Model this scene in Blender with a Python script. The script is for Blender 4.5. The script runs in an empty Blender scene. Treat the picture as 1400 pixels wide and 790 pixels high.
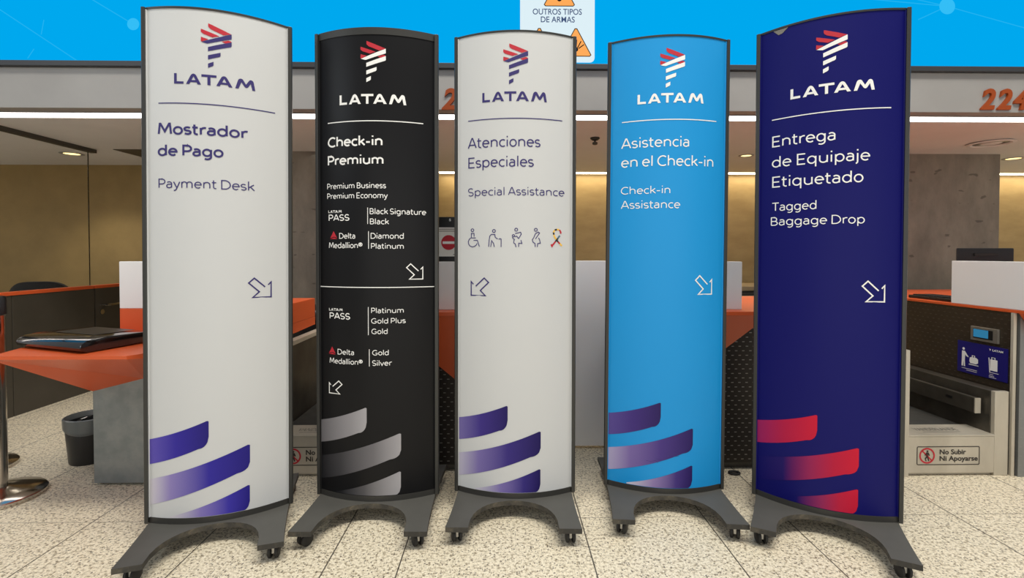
import bpy, bmesh, math, random
from mathutils import Vector, Matrix
from mathutils.geometry import tessellate_polygon
random.seed(4)
SC = bpy.context.scene
COL = SC.collection
R = math.radians

# ------------------------------------------------------------------ camera, world, lights, exposure
cam_d = bpy.data.cameras.new('camera')
cam = bpy.data.objects.new('camera', cam_d)
COL.objects.link(cam)
cam.location = (0, 0, 1.15)
cam.rotation_euler = (R(90 - 1.05), 0, R(-1.0))
cam_d.sensor_width = 36
cam_d.sensor_fit = 'HORIZONTAL'
cam_d.lens = 680 / 1400 * 36
cam_d.shift_y = -(395 - 359) / 1400
cam_d.clip_start = .05
SC.camera = cam

SC.view_settings.view_transform = 'Standard'
SC.view_settings.look = 'None'
SC.view_settings.gamma = 1
SC.view_settings.exposure = 0.0
SC.view_settings.use_curve_mapping = False

world = bpy.data.worlds.new('hall')
SC.world = world
world.use_nodes = True
bg = world.node_tree.nodes['Background']
bg.inputs[0].default_value = (.92, .95, 1.0, 1)
bg.inputs[1].default_value = .36


def area(name, loc, rot, sx, sy, power, color):
    l = bpy.data.lights.new(name, 'AREA')
    l.shape = 'RECTANGLE'
    l.size, l.size_y, l.energy, l.color = sx, sy, power, color
    o = bpy.data.objects.new(name, l)
    o.location, o.rotation_euler = loc, rot
    COL.objects.link(o)
    return o


WARM = (1, .95, .85)
NEUT = (1, .97, .92)
area('unseen_hall_light', (0.4, -0.4, 7.0), (R(8), 0, 0), 4.0, 1.2, 370, WARM)
area('unseen_hall_light', (3.4, 0.6, 7.0), (0, R(10), 0), 2.0, 2.0, 120, WARM)
area('unseen_hall_light', (0.6, -4.8, 1.5), (R(90), 0, 0), 9.0, 2.6, 98, NEUT)  # upright panel behind the camera, added to light the sign faces evenly
area('unseen_hall_light', (-4.6, -0.6, 3.2), (R(58), 0, R(-52)), 2.2, 1.0, 26, (.84, .93, 1))  # cool side light added for the bluish tint at left
area('office_fill', (0.6, 4.45, 2.00), (0, 0, 0), 4.5, .5, 5, WARM)  # added fill without a fitting, lifts the gold wall and floor bounce


# ------------------------------------------------------------------ material helpers
def lin(c):
    return tuple((x / 255 / 12.92) if x / 255 <= .04045 else ((x / 255 + .055) / 1.055) ** 2.4 for x in c) + (1,)


def mat(name, rgb, rough=.5, metal=0.0, spec=.5, coat=0.0):
    m = bpy.data.materials.new(name)
    m.use_nodes = True
    b = m.node_tree.nodes['Principled BSDF']
    b.inputs['Base Color'].default_value = lin(rgb)
    b.inputs['Roughness'].default_value = rough
    b.inputs['Metallic'].default_value = metal
    b.inputs['Specular IOR Level'].default_value = spec
    b.inputs['Coat Weight'].default_value = coat
    return m


def emit(name, rgb, strength):
    m = mat(name, (0, 0, 0), .6, 0, 0)
    b = m.node_tree.nodes['Principled BSDF']
    b.inputs['Emission Color'].default_value = lin(rgb)
    b.inputs['Emission Strength'].default_value = strength
    return m


def nd(m, t, **kw):
    n = m.node_tree.nodes.new(t)
    for k, v in kw.items():
        if k == 'op':
            n.operation = v
        else:
            n.inputs[k].default_value = v
    return n


def lk(m, a, b):
    m.node_tree.links.new(a, b)


def math_n(m, op, a, b=None, c=None):
    n = m.node_tree.nodes.new('ShaderNodeMath')
    n.operation = op
    for i, x in enumerate((a, b, c)):
        if x is None:
            continue
        if isinstance(x, (int, float)):
            n.inputs[i].default_value = x
        else:
            lk(m, x, n.inputs[i])
    return n.outputs[0]


def ramp(m, src, stops):
    n = m.node_tree.nodes.new('ShaderNodeValToRGB')
    e = n.color_ramp.elements
    while len(e) < len(stops):
        e.new(.5)
    for i, (p, c) in enumerate(stops):
        e[i].position = p
        e[i].color = lin(c)
    lk(m, src, n.inputs[0])
    return n.outputs[0]


def coords(m, kind='Object'):
    return m.node_tree.nodes.new('ShaderNodeTexCoord').outputs[kind]


def noise(m, vec, scale, detail=4, rough=.55, stretch=None):
    if stretch:
        mp = m.node_tree.nodes.new('ShaderNodeMapping')
        mp.inputs['Scale'].default_value = stretch
        lk(m, vec, mp.inputs[0])
        vec = mp.outputs[0]
    n = nd(m, 'ShaderNodeTexNoise', Scale=scale, Detail=detail, Roughness=rough)
    lk(m, vec, n.inputs['Vector'])
    return n.outputs[0]


def base_in(m, out):
    lk(m, out, m.node_tree.nodes['Principled BSDF'].inputs['Base Color'])


def mix_col(m, fac, a, b):
    n = m.node_tree.nodes.new('ShaderNodeMix')
    n.data_type = 'RGBA'
    for s, v in ((n.inputs[0], fac), (n.inputs[6], a), (n.inputs[7], b)):
        if isinstance(v, (int, float)):
            s.default_value = v
        elif isinstance(v, tuple):
            s.default_value = lin(v)
        else:
            lk(m, v, s)
    return n.outputs[2]


def mottled(name, c1, c2, scale, rough=.5, metal=0., stretch=None, lo=.35, hi=.65, bump=0.):
    m = mat(name, c1, rough, metal)
    n = noise(m, coords(m), scale, 5, .6, stretch)
    base_in(m, ramp(m, n, [(lo, c1), (hi, c2)]))
    if bump:
        bp = nd(m, 'ShaderNodeBump', Strength=bump, Distance=.01)
        lk(m, n, bp.inputs['Height'])
        lk(m, bp.outputs[0], m.node_tree.nodes['Principled BSDF'].inputs['Normal'])
    return m


# floor: speckled granite slabs with thin dark joints
def floor_material():
    m = mat('granite', (200, 190, 165), .38)
    co = coords(m)
    a = noise(m, co, 78, 4, .62)
    b = noise(m, co, 170, 3, .6)
    big = noise(m, co, 2.2, 2, .5)
    v = nd(m, 'ShaderNodeTexVoronoi', Scale=120.0, Randomness=1.0)
    lk(m, co, v.inputs['Vector'])
    light = ramp(m, b, [(.3, (202, 189, 164)), (.52, (240, 229, 204)), (.72, (250, 245, 230))])
    mid = mix_col(m, ramp(m, a, [(.48, (0, 0, 0)), (.66, (255, 255, 255))]), light, (146, 132, 106))
    sep = m.node_tree.nodes.new('ShaderNodeSeparateColor')
    lk(m, v.outputs['Color'], sep.inputs[0])
    fleck = math_n(m, 'MULTIPLY', math_n(m, 'GREATER_THAN', sep.outputs[0], .80), math_n(m, 'LESS_THAN', v.outputs['Distance'], .42))
    dark = mix_col(m, math_n(m, 'MULTIPLY', fleck, .85), mid, (74, 66, 58))
    tint = mix_col(m, ramp(m, big, [(.35, (0, 0, 0)), (.7, (70, 70, 70))]), dark, (178, 164, 140))
    sx = m.node_tree.nodes.new('ShaderNodeSeparateXYZ')
    lk(m, co, sx.inputs[0])
    j = None
    for i, s in [(0, x) for x in (-3.4, -2.86, -2.3, -1.76, -1.2, -.654, -.384, .335, .875, 1.225, 1.98, 2.516, 3.05, 3.6)] + [(1, y) for y in (.9, 2.14, 3.38, 4.62)]:
        c = math_n(m, 'COMPARE', sx.outputs[i], s, .0026 if i == 0 else .0013)
        j = c if j is None else math_n(m, 'MAXIMUM', j, c)
    base_in(m, mix_col(m, math_n(m, 'MULTIPLY', j, .9), tint, (48, 42, 38)))
    return m


def checker_plate(name, c1, c2, rough=.35, metal=.9, axis=0, p=.038, pz=.024):
    # raised dash pattern on steel sheet; axis 0 = plate facing Y, 1 = plate facing X
    m = mat(name, c1, rough, metal)
    co = coords(m)
    sx = m.node_tree.nodes.new('ShaderNodeSeparateXYZ')
    lk(m, co, sx.inputs[0])
    u, z = sx.outputs[axis], sx.outputs[2]
    row = math_n(m, 'FLOOR', math_n(m, 'DIVIDE', z, pz))
    off = math_n(m, 'MULTIPLY', math_n(m, 'MODULO', row, 2.0), .5)
    fu = math_n(m, 'SUBTRACT', math_n(m, 'FRACT', math_n(m, 'ADD', math_n(m, 'DIVIDE', u, p), off)), .5)
    fz = math_n(m, 'SUBTRACT', math_n(m, 'FRACT', math_n(m, 'DIVIDE', z, pz)), .5)
    d = math_n(m, 'MULTIPLY', math_n(m, 'LESS_THAN', math_n(m, 'ABSOLUTE', fu), .17), math_n(m, 'LESS_THAN', math_n(m, 'ABSOLUTE', fz), .085))
    n = noise(m, co, 3, 3, .5)
    basec = ramp(m, n, [(.3, c1), (.7, tuple(int(x * 1.15) for x in c1))])
    base_in(m, mix_col(m, d, basec, c2))  # dashes coloured lighter to stand in for their highlights
    bp = nd(m, 'ShaderNodeBump', Strength=.6, Distance=.004)
    lk(m, d, bp.inputs['Height'])
    lk(m, bp.outputs[0], m.node_tree.nodes['Principled BSDF'].inputs['Normal'])
    return m


def concrete_material():
    m = mat('concrete', (120, 112, 100), .85)
    co = coords(m)
    a = noise(m, co, 3.0, 6, .65, (1, 1, .5))
    c = ramp(m, a, [(.3, (104, 97, 88)), (.55, (132, 124, 112)), (.75, (150, 142, 130))])
    pits = noise(m, co, 9, 2, .4, (1, 1, 2.2))
    base_in(m, mix_col(m, ramp(m, pits, [(.68, (0, 0, 0)), (.72, (200, 200, 200))]), c, (62, 57, 50)))
    return m


M = {}
M['floor'] = floor_material()
M['concrete'] = concrete_material()
M['gold'] = mottled('gold_wall', (166, 142, 96), (182, 158, 110), 5, .5, 0, (.6, 1, 1.6))
M['gold_dull'] = mottled('gold_wall_office', (140, 116, 68), (152, 126, 75), 4, .6)
M['ceiling'] = mottled('ceiling_paint', (216, 214, 212), (221, 219, 217), 2, .7)
M['fascia'] = mottled('fascia_panel', (150, 148, 146), (158, 156, 154), 2, .45)
M['led'] = emit('light_diffuser', (255, 246, 240), 7.0)
M['led_cove'] = emit('cove_diffuser', (255, 236, 200), 9.0)
M['lamp_spot'] = emit('spot_glow', (255, 225, 150), 2.2)
M['screen'] = emit('screen_blue', (0, 168, 238), 1.0)
M['screen_dot'] = emit('screen_pale_blue', (52, 190, 246), 1.0)
M['screen_line'] = emit('screen_line_blue', (34, 178, 240), 1.0)
M['screen_white'] = emit('screen_card', (222, 240, 247), 1.0)
M['screen_ink'] = emit('screen_ink', (70, 88, 128), .9)
M['screen_orange'] = emit('screen_orange', (255, 172, 92), 1.0)
M['screen_black'] = emit('screen_black', (40, 30, 30), .8)
M['dark_frame'] = mat('dark_frame', (52, 54, 58), .45)
M['number'] = mat('orange_number', (150, 66, 22), .5, 0, .3)
M['steel'] = mottled('brushed_steel', (150, 146, 138), (176, 172, 164), 6, .36, .75, (1, 1, .25))
M['steel_pale'] = mottled('pale_steel', (182, 175, 160), (200, 193, 178), 5, .42, .35, (1, 1, .4))
M['steel_dark'] = mottled('dark_steel', (74, 70, 64), (96, 92, 84), 5, .4, .6)
M['chrome'] = mat('chrome', (196, 190, 182), .16, 1.0)
M['checker'] = checker_plate('checker_plate', (52, 48, 46), (150, 146, 142), .4, .8)  # dark base colour stands in for the dark floor mirrored in it
M['checker_grey'] = checker_plate('checker_plate_grey', (128, 131, 131), (142, 145, 145), .42, .6)
M['desk_steel'] = mottled('desk_steel', (124, 130, 131), (140, 144, 144), 14, .42, .6)
M['checker_side'] = checker_plate('checker_plate_side', (78, 70, 60), (98, 90, 80), .38, .75, 1)
M['orange'] = mat('orange_laminate', (208, 88, 42), .38)
M['white_panel'] = mat('white_laminate', (232, 231, 231), .22)
M['black'] = mat('black_plastic', (20, 20, 21), .35)
M['black_gloss'] = mat('black_gloss', (14, 13, 13), .12, 0, .6, .6)
M['black_soft'] = mat('black_fabric', (24, 23, 22), .8)
M['rubber'] = mat('black_rubber', (26, 25, 25), .6)
M['belt'] = mottled('belt_rubber', (42, 42, 40), (58, 57, 54), 9, .75)
M['partition'] = mottled('dark_partition', (62, 58, 50), (70, 65, 57), 3, .4)
M['frame'] = mat('sign_frame', (58, 58, 56), .38, .35)
M['trim'] = mat('sign_trim', (48, 47, 44), .5)
M['print_white'] = mat('sign_white', (200, 202, 203), .42, 0, .4)
M['print_black'] = mat('sign_black', (18, 18, 20), .38, 0, .2)
M['print_blue'] = mat('sign_blue', (24, 146, 215), .42, 0, .3)
M['print_navy'] = mat('sign_navy', (8, 9, 94), .45, 0, .2)
M['ink_purple'] = mat('ink_purple', (44, 34, 104), .5)
M['ink_white'] = mat('ink_white', (236, 236, 234), .5)
M['ink_red'] = mat('ink_red', (184, 28, 46), .5)
M['ink_dark'] = mat('ink_dark', (36, 30, 28), .5)
M['ink_grey'] = mat('ink_grey', (120, 116, 108), .5)
M['ink_yellow'] = mat('ink_yellow', (238, 190, 70), .5)
M['ink_bluegrey'] = mat('ink_bluegrey', (82, 110, 130), .5)
M['sticker_blue'] = mat('sticker_blue', (26, 22, 108), .4)
M['paper'] = mat('paper', (222, 220, 214), .6)
M['liner'] = mat('bin_liner', (86, 90, 90), .3)
M['lcd'] = emit('lcd_blue', (52, 128, 168), .8)
M['zinc'] = mat('zinc', (188, 186, 180), .35, .6)
M['tan'] = mat('tan_top', (150, 132, 100), .5)


def base_board_material():
    m = mat('base_board', (86, 84, 77), .62)
    co = coords(m)
    n = noise(m, co, 4, 4, .6)
    c = ramp(m, n, [(.3, (72, 71, 67)), (.7, (84, 83, 79))])
    w = noise(m, co, 26, 4, .7)
    base_in(m, mix_col(m, ramp(m, w, [(.72, (0, 0, 0)), (.80, (90, 90, 90))]), c, (128, 116, 96)))
    return m


def worn_edge_material():
    m = mat('board_edge', (74, 70, 62), .7)
    co = coords(m)
    w = noise(m, co, 18, 5, .7)
    base_in(m, ramp(m, w, [(.45, (52, 50, 46)), (.62, (78, 73, 63)), (.75, (112, 103, 86))]))
    return m


M['base'] = base_board_material()
M['base_edge'] = worn_edge_material()


def glass_material():
    m = mat('clear_glass', (255, 255, 255), .0)
    b = m.node_tree.nodes['Principled BSDF']
    b.inputs['Transmission Weight'].default_value = 1
    b.inputs['IOR'].default_value = 1.2
    return m


M['glass'] = glass_material()


# ------------------------------------------------------------------ mesh helpers
ORG = {}


class MB:
    def __init__(s):
        s.v, s.f, s.m = [], [], []

    def add(s, vs, fs, mi=0):
        o = len(s.v)
        s.v += [tuple(v) for v in vs]
        for f in fs:
            s.f.append(tuple(o + i for i in f))
            s.m.append(mi)
        return s

    def box(s, x0, x1, y0, y1, z0, z1, mi=0):
        return s.add([(x, y, z) for z in (z0, z1) for y in (y0, y1) for x in (x0, x1)],
                     [(0, 2, 3, 1), (4, 5, 7, 6), (0, 1, 5, 4), (2, 6, 7, 3), (0, 4, 6, 2), (1, 3, 7, 5)], mi)

    def prism(s, poly, z0, z1, mi=0, side_mi=None):
        # polygon (counter-clockwise in x, y) raised from z0 to z1
        n = len(poly)
        tri = tessellate_polygon([[Vector((x, y, 0)) for x, y in poly]])
        vs = [(x, y, z0) for x, y in poly] + [(x, y, z1) for x, y in poly]
        s.add(vs, [], mi)
        o = len(s.v) - 2 * n
        for t in tri:
            s.f.append(tuple(o + n + i for i in t)); s.m.append(mi)
            s.f.append(tuple(o + i for i in reversed(t))); s.m.append(mi)
        for i in range(n):
            k = (i + 1) % n
            s.f.append((o + i, o + k, o + n + k, o + n + i)); s.m.append(mi if side_mi is None else side_mi)
        return s

    def lathe(s, prof, cx=0, cy=0, cz=0, n=40, mi=0):
        o = len(s.v)
        for r, z in prof:
            for k in range(n):
                a = 2 * math.pi * k / n
                s.v.append((cx + r * math.cos(a), cy + r * math.sin(a), cz + z))
        for i in range(len(prof) - 1):
            for k in range(n):
                k2 = (k + 1) % n
                s.f.append((o + i * n + k, o + i * n + k2, o + (i + 1) * n + k2, o + (i + 1) * n + k)); s.m.append(mi)
        return s

    def tube(s, pts, r, n=10, mi=0, closed=False):
        pts = [Vector(p) for p in pts]
        o = len(s.v)
        N = len(pts)
        for i, p in enumerate(pts):
            a = pts[(i - 1) % N] if (closed or i > 0) else p
            b = pts[(i + 1) % N] if (closed or i < N - 1) else p
            t = (b - a).normalized()
            up = Vector((0, 0, 1)) if abs(t.z) < .9 else Vector((1, 0, 0))
            e1 = t.cross(up).normalized()
            e2 = t.cross(e1)
            for k in range(n):
                w = 2 * math.pi * k / n
                s.v.append(tuple(p + e1 * (r * math.cos(w)) + e2 * (r * math.sin(w))))
        for i in range(N if closed else N - 1):
            j = (i + 1) % N
            for k in range(n):
                k2 = (k + 1) % n
                s.f.append((o + i * n + k, o + i * n + k2, o + j * n + k2, o + j * n + k)); s.m.append(mi)
        if not closed:
            s.f.append(tuple(o + k for k in range(n))); s.m.append(mi)
            s.f.append(tuple(o + (N - 1) * n + k for k in reversed(range(n)))); s.m.append(mi)
        return s

    def grid(s, fn, nu, nv, mi=0):
        o = len(s.v)
        for j in range(nv + 1):
            for i in range(nu + 1):
                s.v.append(tuple(fn(i / nu, j / nv)))
        for j in range(nv):
            for i in range(nu):
                a = o + j * (nu + 1) + i
                s.f.append((a, a + 1, a + nu + 2, a + nu + 1)); s.m.append(mi)
        return s

    def move(s, fn):
        s.v = [tuple(fn(Vector(p))) for p in s.v]
        return s

    def build(s, name, mats, parent=None, org=None, smooth=False, bevel=0.0, seg=2):
        if org is None:
            org = ORG.get(parent, (0, 0, 0)) if parent else (0, 0, 0)
        org = Vector(org)
        me = bpy.data.meshes.new(name)
        me.from_pydata([tuple(Vector(p) - org) for p in s.v], [], s.f)
        mats = mats if isinstance(mats, (list, tuple)) else [mats]
        for m in mats:
            me.materials.append(m)
        me.polygons.foreach_set('material_index', s.m)
        bm = bmesh.new()
        bm.from_mesh(me)
        bmesh.ops.remove_doubles(bm, verts=bm.verts, dist=1e-5)
        bmesh.ops.recalc_face_normals(bm, faces=bm.faces)
        if bevel:
            ed = [e for e in bm.edges if len(e.link_faces) == 2 and e.calc_face_angle(0) > R(40)]
            bmesh.ops.bevel(bm, geom=ed, offset=bevel, segments=seg, affect='EDGES', profile=.6, clamp_overlap=True)
        bm.to_mesh(me)
        bm.free()
        o = bpy.data.objects.new(name, me)
        COL.objects.link(o)
        if parent:
            o.parent = parent
            ORG[o] = tuple(org)
        else:
            o.location = org
            ORG[o] = tuple(org)
        if smooth:
            me.polygons.foreach_set('use_smooth', [True] * len(me.polygons))
            try:
                me.set_sharp_from_angle(angle=R(35))
            except Exception:
                pass
        return o


def tag(o, label, cat, group=None):
    o['label'] = label
    o['category'] = cat
    if group:
        o['group'] = group
    return o


def thing(name, label, cat, loc, group=None, rot=(0, 0, 0), org=None):
    o = bpy.data.objects.new(name, None)
    COL.objects.link(o)
    o.location = loc
    o.rotation_euler = rot
    o.empty_display_size = .1
    ORG[o] = tuple(loc) if org is None else org
    return tag(o, label, cat, group)


def copy_tree(o, parent=None, memo=None):
    c = o.copy()
    COL.objects.link(c)
    if parent:
        c.parent = parent
    for ch in list(o.children):
        copy_tree(ch, c)
    return c


def struct(name, mb, m, **k):
    o = mb.build(name, m, **k)
    o['kind'] = 'structure'
    return o


# ---- flat artwork: 2D outlines filled and then laid on a surface through a mapping (a, b) -> point
class Art:
    def __init__(s):
        s.v, s.f, s.m = [], [], []

    def poly(s, pts, holes=(), mi=0):
        loops = [[Vector((x, y, 0)) for x, y in pts]] + [[Vector((x, y, 0)) for x, y in h] for h in holes]
        tri = tessellate_polygon(loops)
        o = len(s.v)
        for l in loops:
            s.v += [(p.x, p.y) for p in l]
        for t in tri:
            s.f.append(tuple(o + i for i in t)); s.m.append(mi)
        return s

    def stroke(s, pts, w, closed=False, mi=0):
        pts = [Vector(p) for p in pts]
        N = len(pts)
        L, Rr = [], []
        for i, p in enumerate(pts):
            ds = []
            if closed or i > 0:
                ds.append((p - pts[(i - 1) % N]).normalized())
            if closed or i < N - 1:
                ds.append((pts[(i + 1) % N] - p).normalized())
            ns = [Vector((-d.y, d.x)) for d in ds]
            n = ns[0] if len(ns) == 1 else (ns[0] + ns[1])
            if n.length < 1e-6:
                n = ns[0]
            n.normalize()
            k = 1 / max(.45, n.dot(ns[0]))
            L.append(p + n * (w / 2 * k)); Rr.append(p - n * (w / 2 * k))
        o = len(s.v)
        s.v += [tuple(p) for p in L] + [tuple(p) for p in Rr]
        for i in range(N if closed else N - 1):
            j = (i + 1) % N
            s.f.append((o + i, o + j, o + N + j, o + N + i)); s.m.append(mi)
        return s

    def ring(s, cx, cy, r, w, n=32, mi=0, ry=None):
        ry = ry or r
        return s.stroke([(cx + r * math.cos(2 * math.pi * k / n), cy + ry * math.sin(2 * math.pi * k / n)) for k in range(n)], w, True, mi)

    def disc(s, cx, cy, r, n=28, mi=0, ry=None):
        ry = ry or r
        return s.poly([(cx + r * math.cos(2 * math.pi * k / n), cy + ry * math.sin(2 * math.pi * k / n)) for k in range(n)], mi=mi)

    def rect(s, x0, x1, y0, y1, mi=0, nx=1):
        o = len(s.v)
        for i in range(nx + 1):
            x = x0 + (x1 - x0) * i / nx
            s.v += [(x, y0), (x, y1)]
        for i in range(nx):
            a = o + 2 * i
            s.f.append((a, a + 2, a + 3, a + 1)); s.m.append(mi)
        return s

    def text(s, body, x0, y0, x1, cap, bold=0.0, shear=0.0, mi=0):
        # lettering whose ink runs from x0 to x1 on the baseline y0, capitals `cap` high
        c = bpy.data.curves.new('t', 'FONT')
        c.body = body
        c.offset = bold
        c.shear = shear
        c.resolution_u = 4
        o = bpy.data.objects.new('t', c)
        COL.objects.link(o)
        dg = bpy.context.evaluated_depsgraph_get()
        me = bpy.data.meshes.new_from_object(o.evaluated_get(dg))
        vs = [(v.co.x, v.co.y) for v in me.vertices]
        fs = [tuple(p.vertices) for p in me.polygons]
        bpy.data.objects.remove(o)
        bpy.data.curves.remove(c)
        bpy.data.meshes.remove(me)
        a, b = min(v[0] for v in vs), max(v[0] for v in vs)
        k = (x1 - x0) / (b - a)
        h = cap / .682
        off = len(s.v)
        s.v += [(x0 + (v[0] - a) * k, y0 + v[1] * h) for v in vs]
        for f in fs:
            s.f.append(tuple(off + i for i in f)); s.m.append(mi)
        return s

    def build(s, name, mats, parent, fn, cut=None):
        me = bpy.data.meshes.new(name)
        org = Vector(ORG.get(parent, (0, 0, 0)))
        me.from_pydata([(p[0], p[1], 0) for p in s.v], [], s.f)
        for m in (mats if isinstance(mats, (list, tuple)) else [mats]):
            me.materials.append(m)
        me.polygons.foreach_set('material_index', s.m)
        bm = bmesh.new()
        bm.from_mesh(me)
        for f in bm.faces:
            f.normal_update()
            if f.normal.z < 0:
                f.normal_flip()
        if cut:                                    # split faces so that they can follow a curved panel
            lo, hi = min(p[0] for p in s.v), max(p[0] for p in s.v)
            k = math.ceil(lo / cut) * cut
            while k < hi:
                bmesh.ops.bisect_plane(bm, geom=bm.verts[:] + bm.edges[:] + bm.faces[:], dist=1e-6, plane_co=(k, 0, 0), plane_no=(1, 0, 0))
                k += cut
        for v in bm.verts:
            v.co = Vector(fn(v.co.x, v.co.y)) - org
        bm.to_mesh(me)
        bm.free()
        o = bpy.data.objects.new(name, me)
        COL.objects.link(o)
        o.parent = parent
        ORG[o] = tuple(org)
        return o


# monoline sign lettering: one skeleton per character, capitals 1 high, small letters XH high
XH = .72


def el(cx, cy, rx, ry, a0, a1, n=16):
    return [(cx + rx * math.cos(R(a0 + (a1 - a0) * k / n)), cy + ry * math.sin(R(a0 + (a1 - a0) * k / n))) for k in range(n + 1)]


O = el(.27, .36, .27, .36, 0, 360, 28)
GL = {
    'A': [[(0, 0), (.33, 1), (.39, 1), (.72, 0)], [(.12, .32), (.60, .32)]],
    'B': [[(0, 0), (0, 1), (.26, 1)] + el(.26, .765, .24, .235, 90, -90) + [(0, .53)], [(.26, .53)] + el(.28, .265, .28, .265, 90, -90) + [(0, 0)]],
    'C': [el(.42, .5, .42, .5, 52, 308, 22)],
    'D': [[(0, 0), (0, 1), (.22, 1)] + el(.25, .5, .46, .5, 90, -90, 20) + [(0, 0)]],
    'E': [[(.52, 1), (0, 1), (0, 0), (.52, 0)], [(0, .52), (.46, .52)]],
    'G': [el(.43, .5, .43, .5, 50, 322, 22) + [(.77, .44), (.48, .44)]],
    'M': [[(0, 0), (.08, 1), (.13, 1), (.43, .26), (.73, 1), (.78, 1), (.86, 0)]],
    'N': [[(0, 0), (0, 1), (.62, 0), (.62, 1)]],
    'P': [[(0, 0), (0, 1), (.26, 1)] + el(.26, .73, .28, .27, 90, -90) + [(0, .46)]],
    'S': [el(.27, .75, .26, .25, 35, 270, 14) + el(.27, .25, .27, .25, 90, -145, 14)[1:]],
    'T': [[(0, 1), (.66, 1)], [(.33, 1), (.33, 0)]],
    'a': [[(.05, .64)] + el(.21, .50, .22, .22, 112, 0, 10) + [(.43, 0)], [(.43, .42), (.22, .42)] + el(.18, .21, .18, .21, 90, 270, 12) + [(.24, 0), (.34, .04), (.43, .13)]],
    'b': [[(0, 0), (0, 1.06)], O],
    'c': [el(.28, .36, .28, .36, 52, 308, 18)],
    'd': [[(.54, 0), (.54, 1.06)], O],
    'e': [[(.03, .38)] + [(.53, .38)] + el(.27, .36, .27, .36, 4, 312, 22)],
    'g': [O, [(.54, XH), (.54, -.02)] + el(.28, -.06, .26, .22, 0, -130, 12)],
    'h': [[(0, 0), (0, 1.06)], [(0, .40)] + el(.25, .44, .25, .28, 170, 0, 12) + [(.5, 0)]],
    'i': [[(0, 0), (0, XH)], [(0, .93), (0, 1.05)]],
    'j': [[(.1, XH), (.1, -.08)] + el(-.04, -.10, .14, .16, 0, -80, 6), [(.1, .93), (.1, 1.05)]],
    'k': [[(0, 0), (0, 1.06)], [(.44, XH), (.02, .32)], [(.15, .44), (.48, 0)]],
    'l': [[(0, 0), (0, 1.06)]],
    'm': [[(0, 0), (0, XH)], [(0, .40)] + el(.22, .46, .22, .26, 170, 0, 12) + [(.44, 0)], [(.44, .40)] + el(.66, .46, .22, .26, 170, 0, 12) + [(.88, 0)]],
    'n': [[(0, 0), (0, XH)], [(0, .40)] + el(.25, .44, .25, .28, 170, 0, 12) + [(.5, 0)]],
    'o': [O],
    'p': [[(0, XH), (0, -.3)], O],
    'q': [[(.54, XH), (.54, -.3)], O],
    'r': [[(0, 0), (0, XH)], [(0, .40)] + el(.26, .42, .26, .30, 170, 72, 8)],
    's': [el(.21, .54, .20, .18, 35, 270, 12) + el(.21, .18, .21, .18, 90, -145, 12)[1:]],
    't': [[(.14, .96), (.14, .20)] + el(.32, .18, .18, .18, 180, 285, 8), [(0, XH), (.36, XH)]],
    'u': [[(0, XH)] + el(.25, .28, .25, .28, 180, 350, 12) + [(.5, .32)], [(.5, XH), (.5, 0)]],
    'v': [[(0, XH), (.27, 0), (.54, XH)]],
    'y': [[(0, XH), (.28, .02)], [(.54, XH), (.24, -.16), (.14, -.27), (.02, -.27)]],
    '-': [[(0, .37), (.34, .37)]],
    '\u00ae': [el(.30, .66, .30, .30, 0, 360, 22), [(.21, .50), (.21, .82), (.33, .82), (.39, .74), (.33, .66), (.21, .66)], [(.30, .66), (.40, .50)]],
}
SIDE = {'A': (.04, .04), 'B': (.12, .08), 'C': (.08, .06), 'D': (.12, .08), 'E': (.12, .07), 'G': (.08, .11), 'M': (.09, .09), 'N': (.12, .12), 'P': (.12, .05), 'S': (.07, .07), 'T': (.03, .02),
        'a': (.08, .12), 'c': (.08, .05), 'd': (.08, .12), 'e': (.08, .07), 'g': (.08, .12), 'i': (.13, .13), 'j': (.02, .13), 'k': (.12, .03), 'l': (.13, .13), 'o': (.08, .08), 'q': (.08, .12), 'b': (.12, .08),
        'p': (.12, .08), 'r': (.12, .01), 's': (.06, .06), 't': (.02, .04), 'v': (.03, .03), 'y': (.03, .03), '-': (.07, .07), '\u00ae': (.06, .06)}


def sign_text(art, body, x0, y0, x1, cap, weight, mi=0):
    w = weight

    def Y(y):
        pts = [(-.3, -.3 + w / 2), (0, w / 2), (XH, XH - w / 2), (1, 1 - w / 2), (1.06, 1.06 - w / 2)]
        if y <= pts[0][0]:
            return pts[0][1]
        for (a, b), (c, d) in zip(pts, pts[1:]):
            if y <= c:
                return b + (d - b) * (y - a) / (c - a)
        return pts[-1][1]
    paths, x = [], 0
    for ch in body:
        if ch == ' ':
            x += .26
            continue
        g = GL[ch]
        sb = SIDE.get(ch, (.12, .12))
        lo = min(p[0] for q in g for p in q)
        hi = max(p[0] for q in g for p in q)
        for q in g:
            paths.append([(x + sb[0] + p[0] - lo, p[1]) for p in q])
        x += hi - lo + sb[0] + sb[1] + .03
    a = min(p[0] for q in paths for p in q)
    b = max(p[0] for q in paths for p in q)
    k = (x1 - x0 - w * cap) / (b - a)
    for q in paths:
        c = q[0] == q[-1] or (abs(q[0][0] - q[-1][0]) < 1e-6 and abs(q[0][1] - q[-1][1]) < 1e-6)
        pp = [(x0 + w * cap / 2 + (p[0] - a) * k, y0 + Y(p[1]) * cap) for p in q]
        art.stroke(pp[:-1] if c else pp, w * cap, c, mi)


def arc(cx, cy, r, a0, a1, n=14, ry=None):
    ry = ry or r
    return [(cx + r * math.cos(R(a0 + (a1 - a0) * k / n)), cy + ry * math.sin(R(a0 + (a1 - a0) * k / n))) for k in range(n + 1)]


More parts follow.
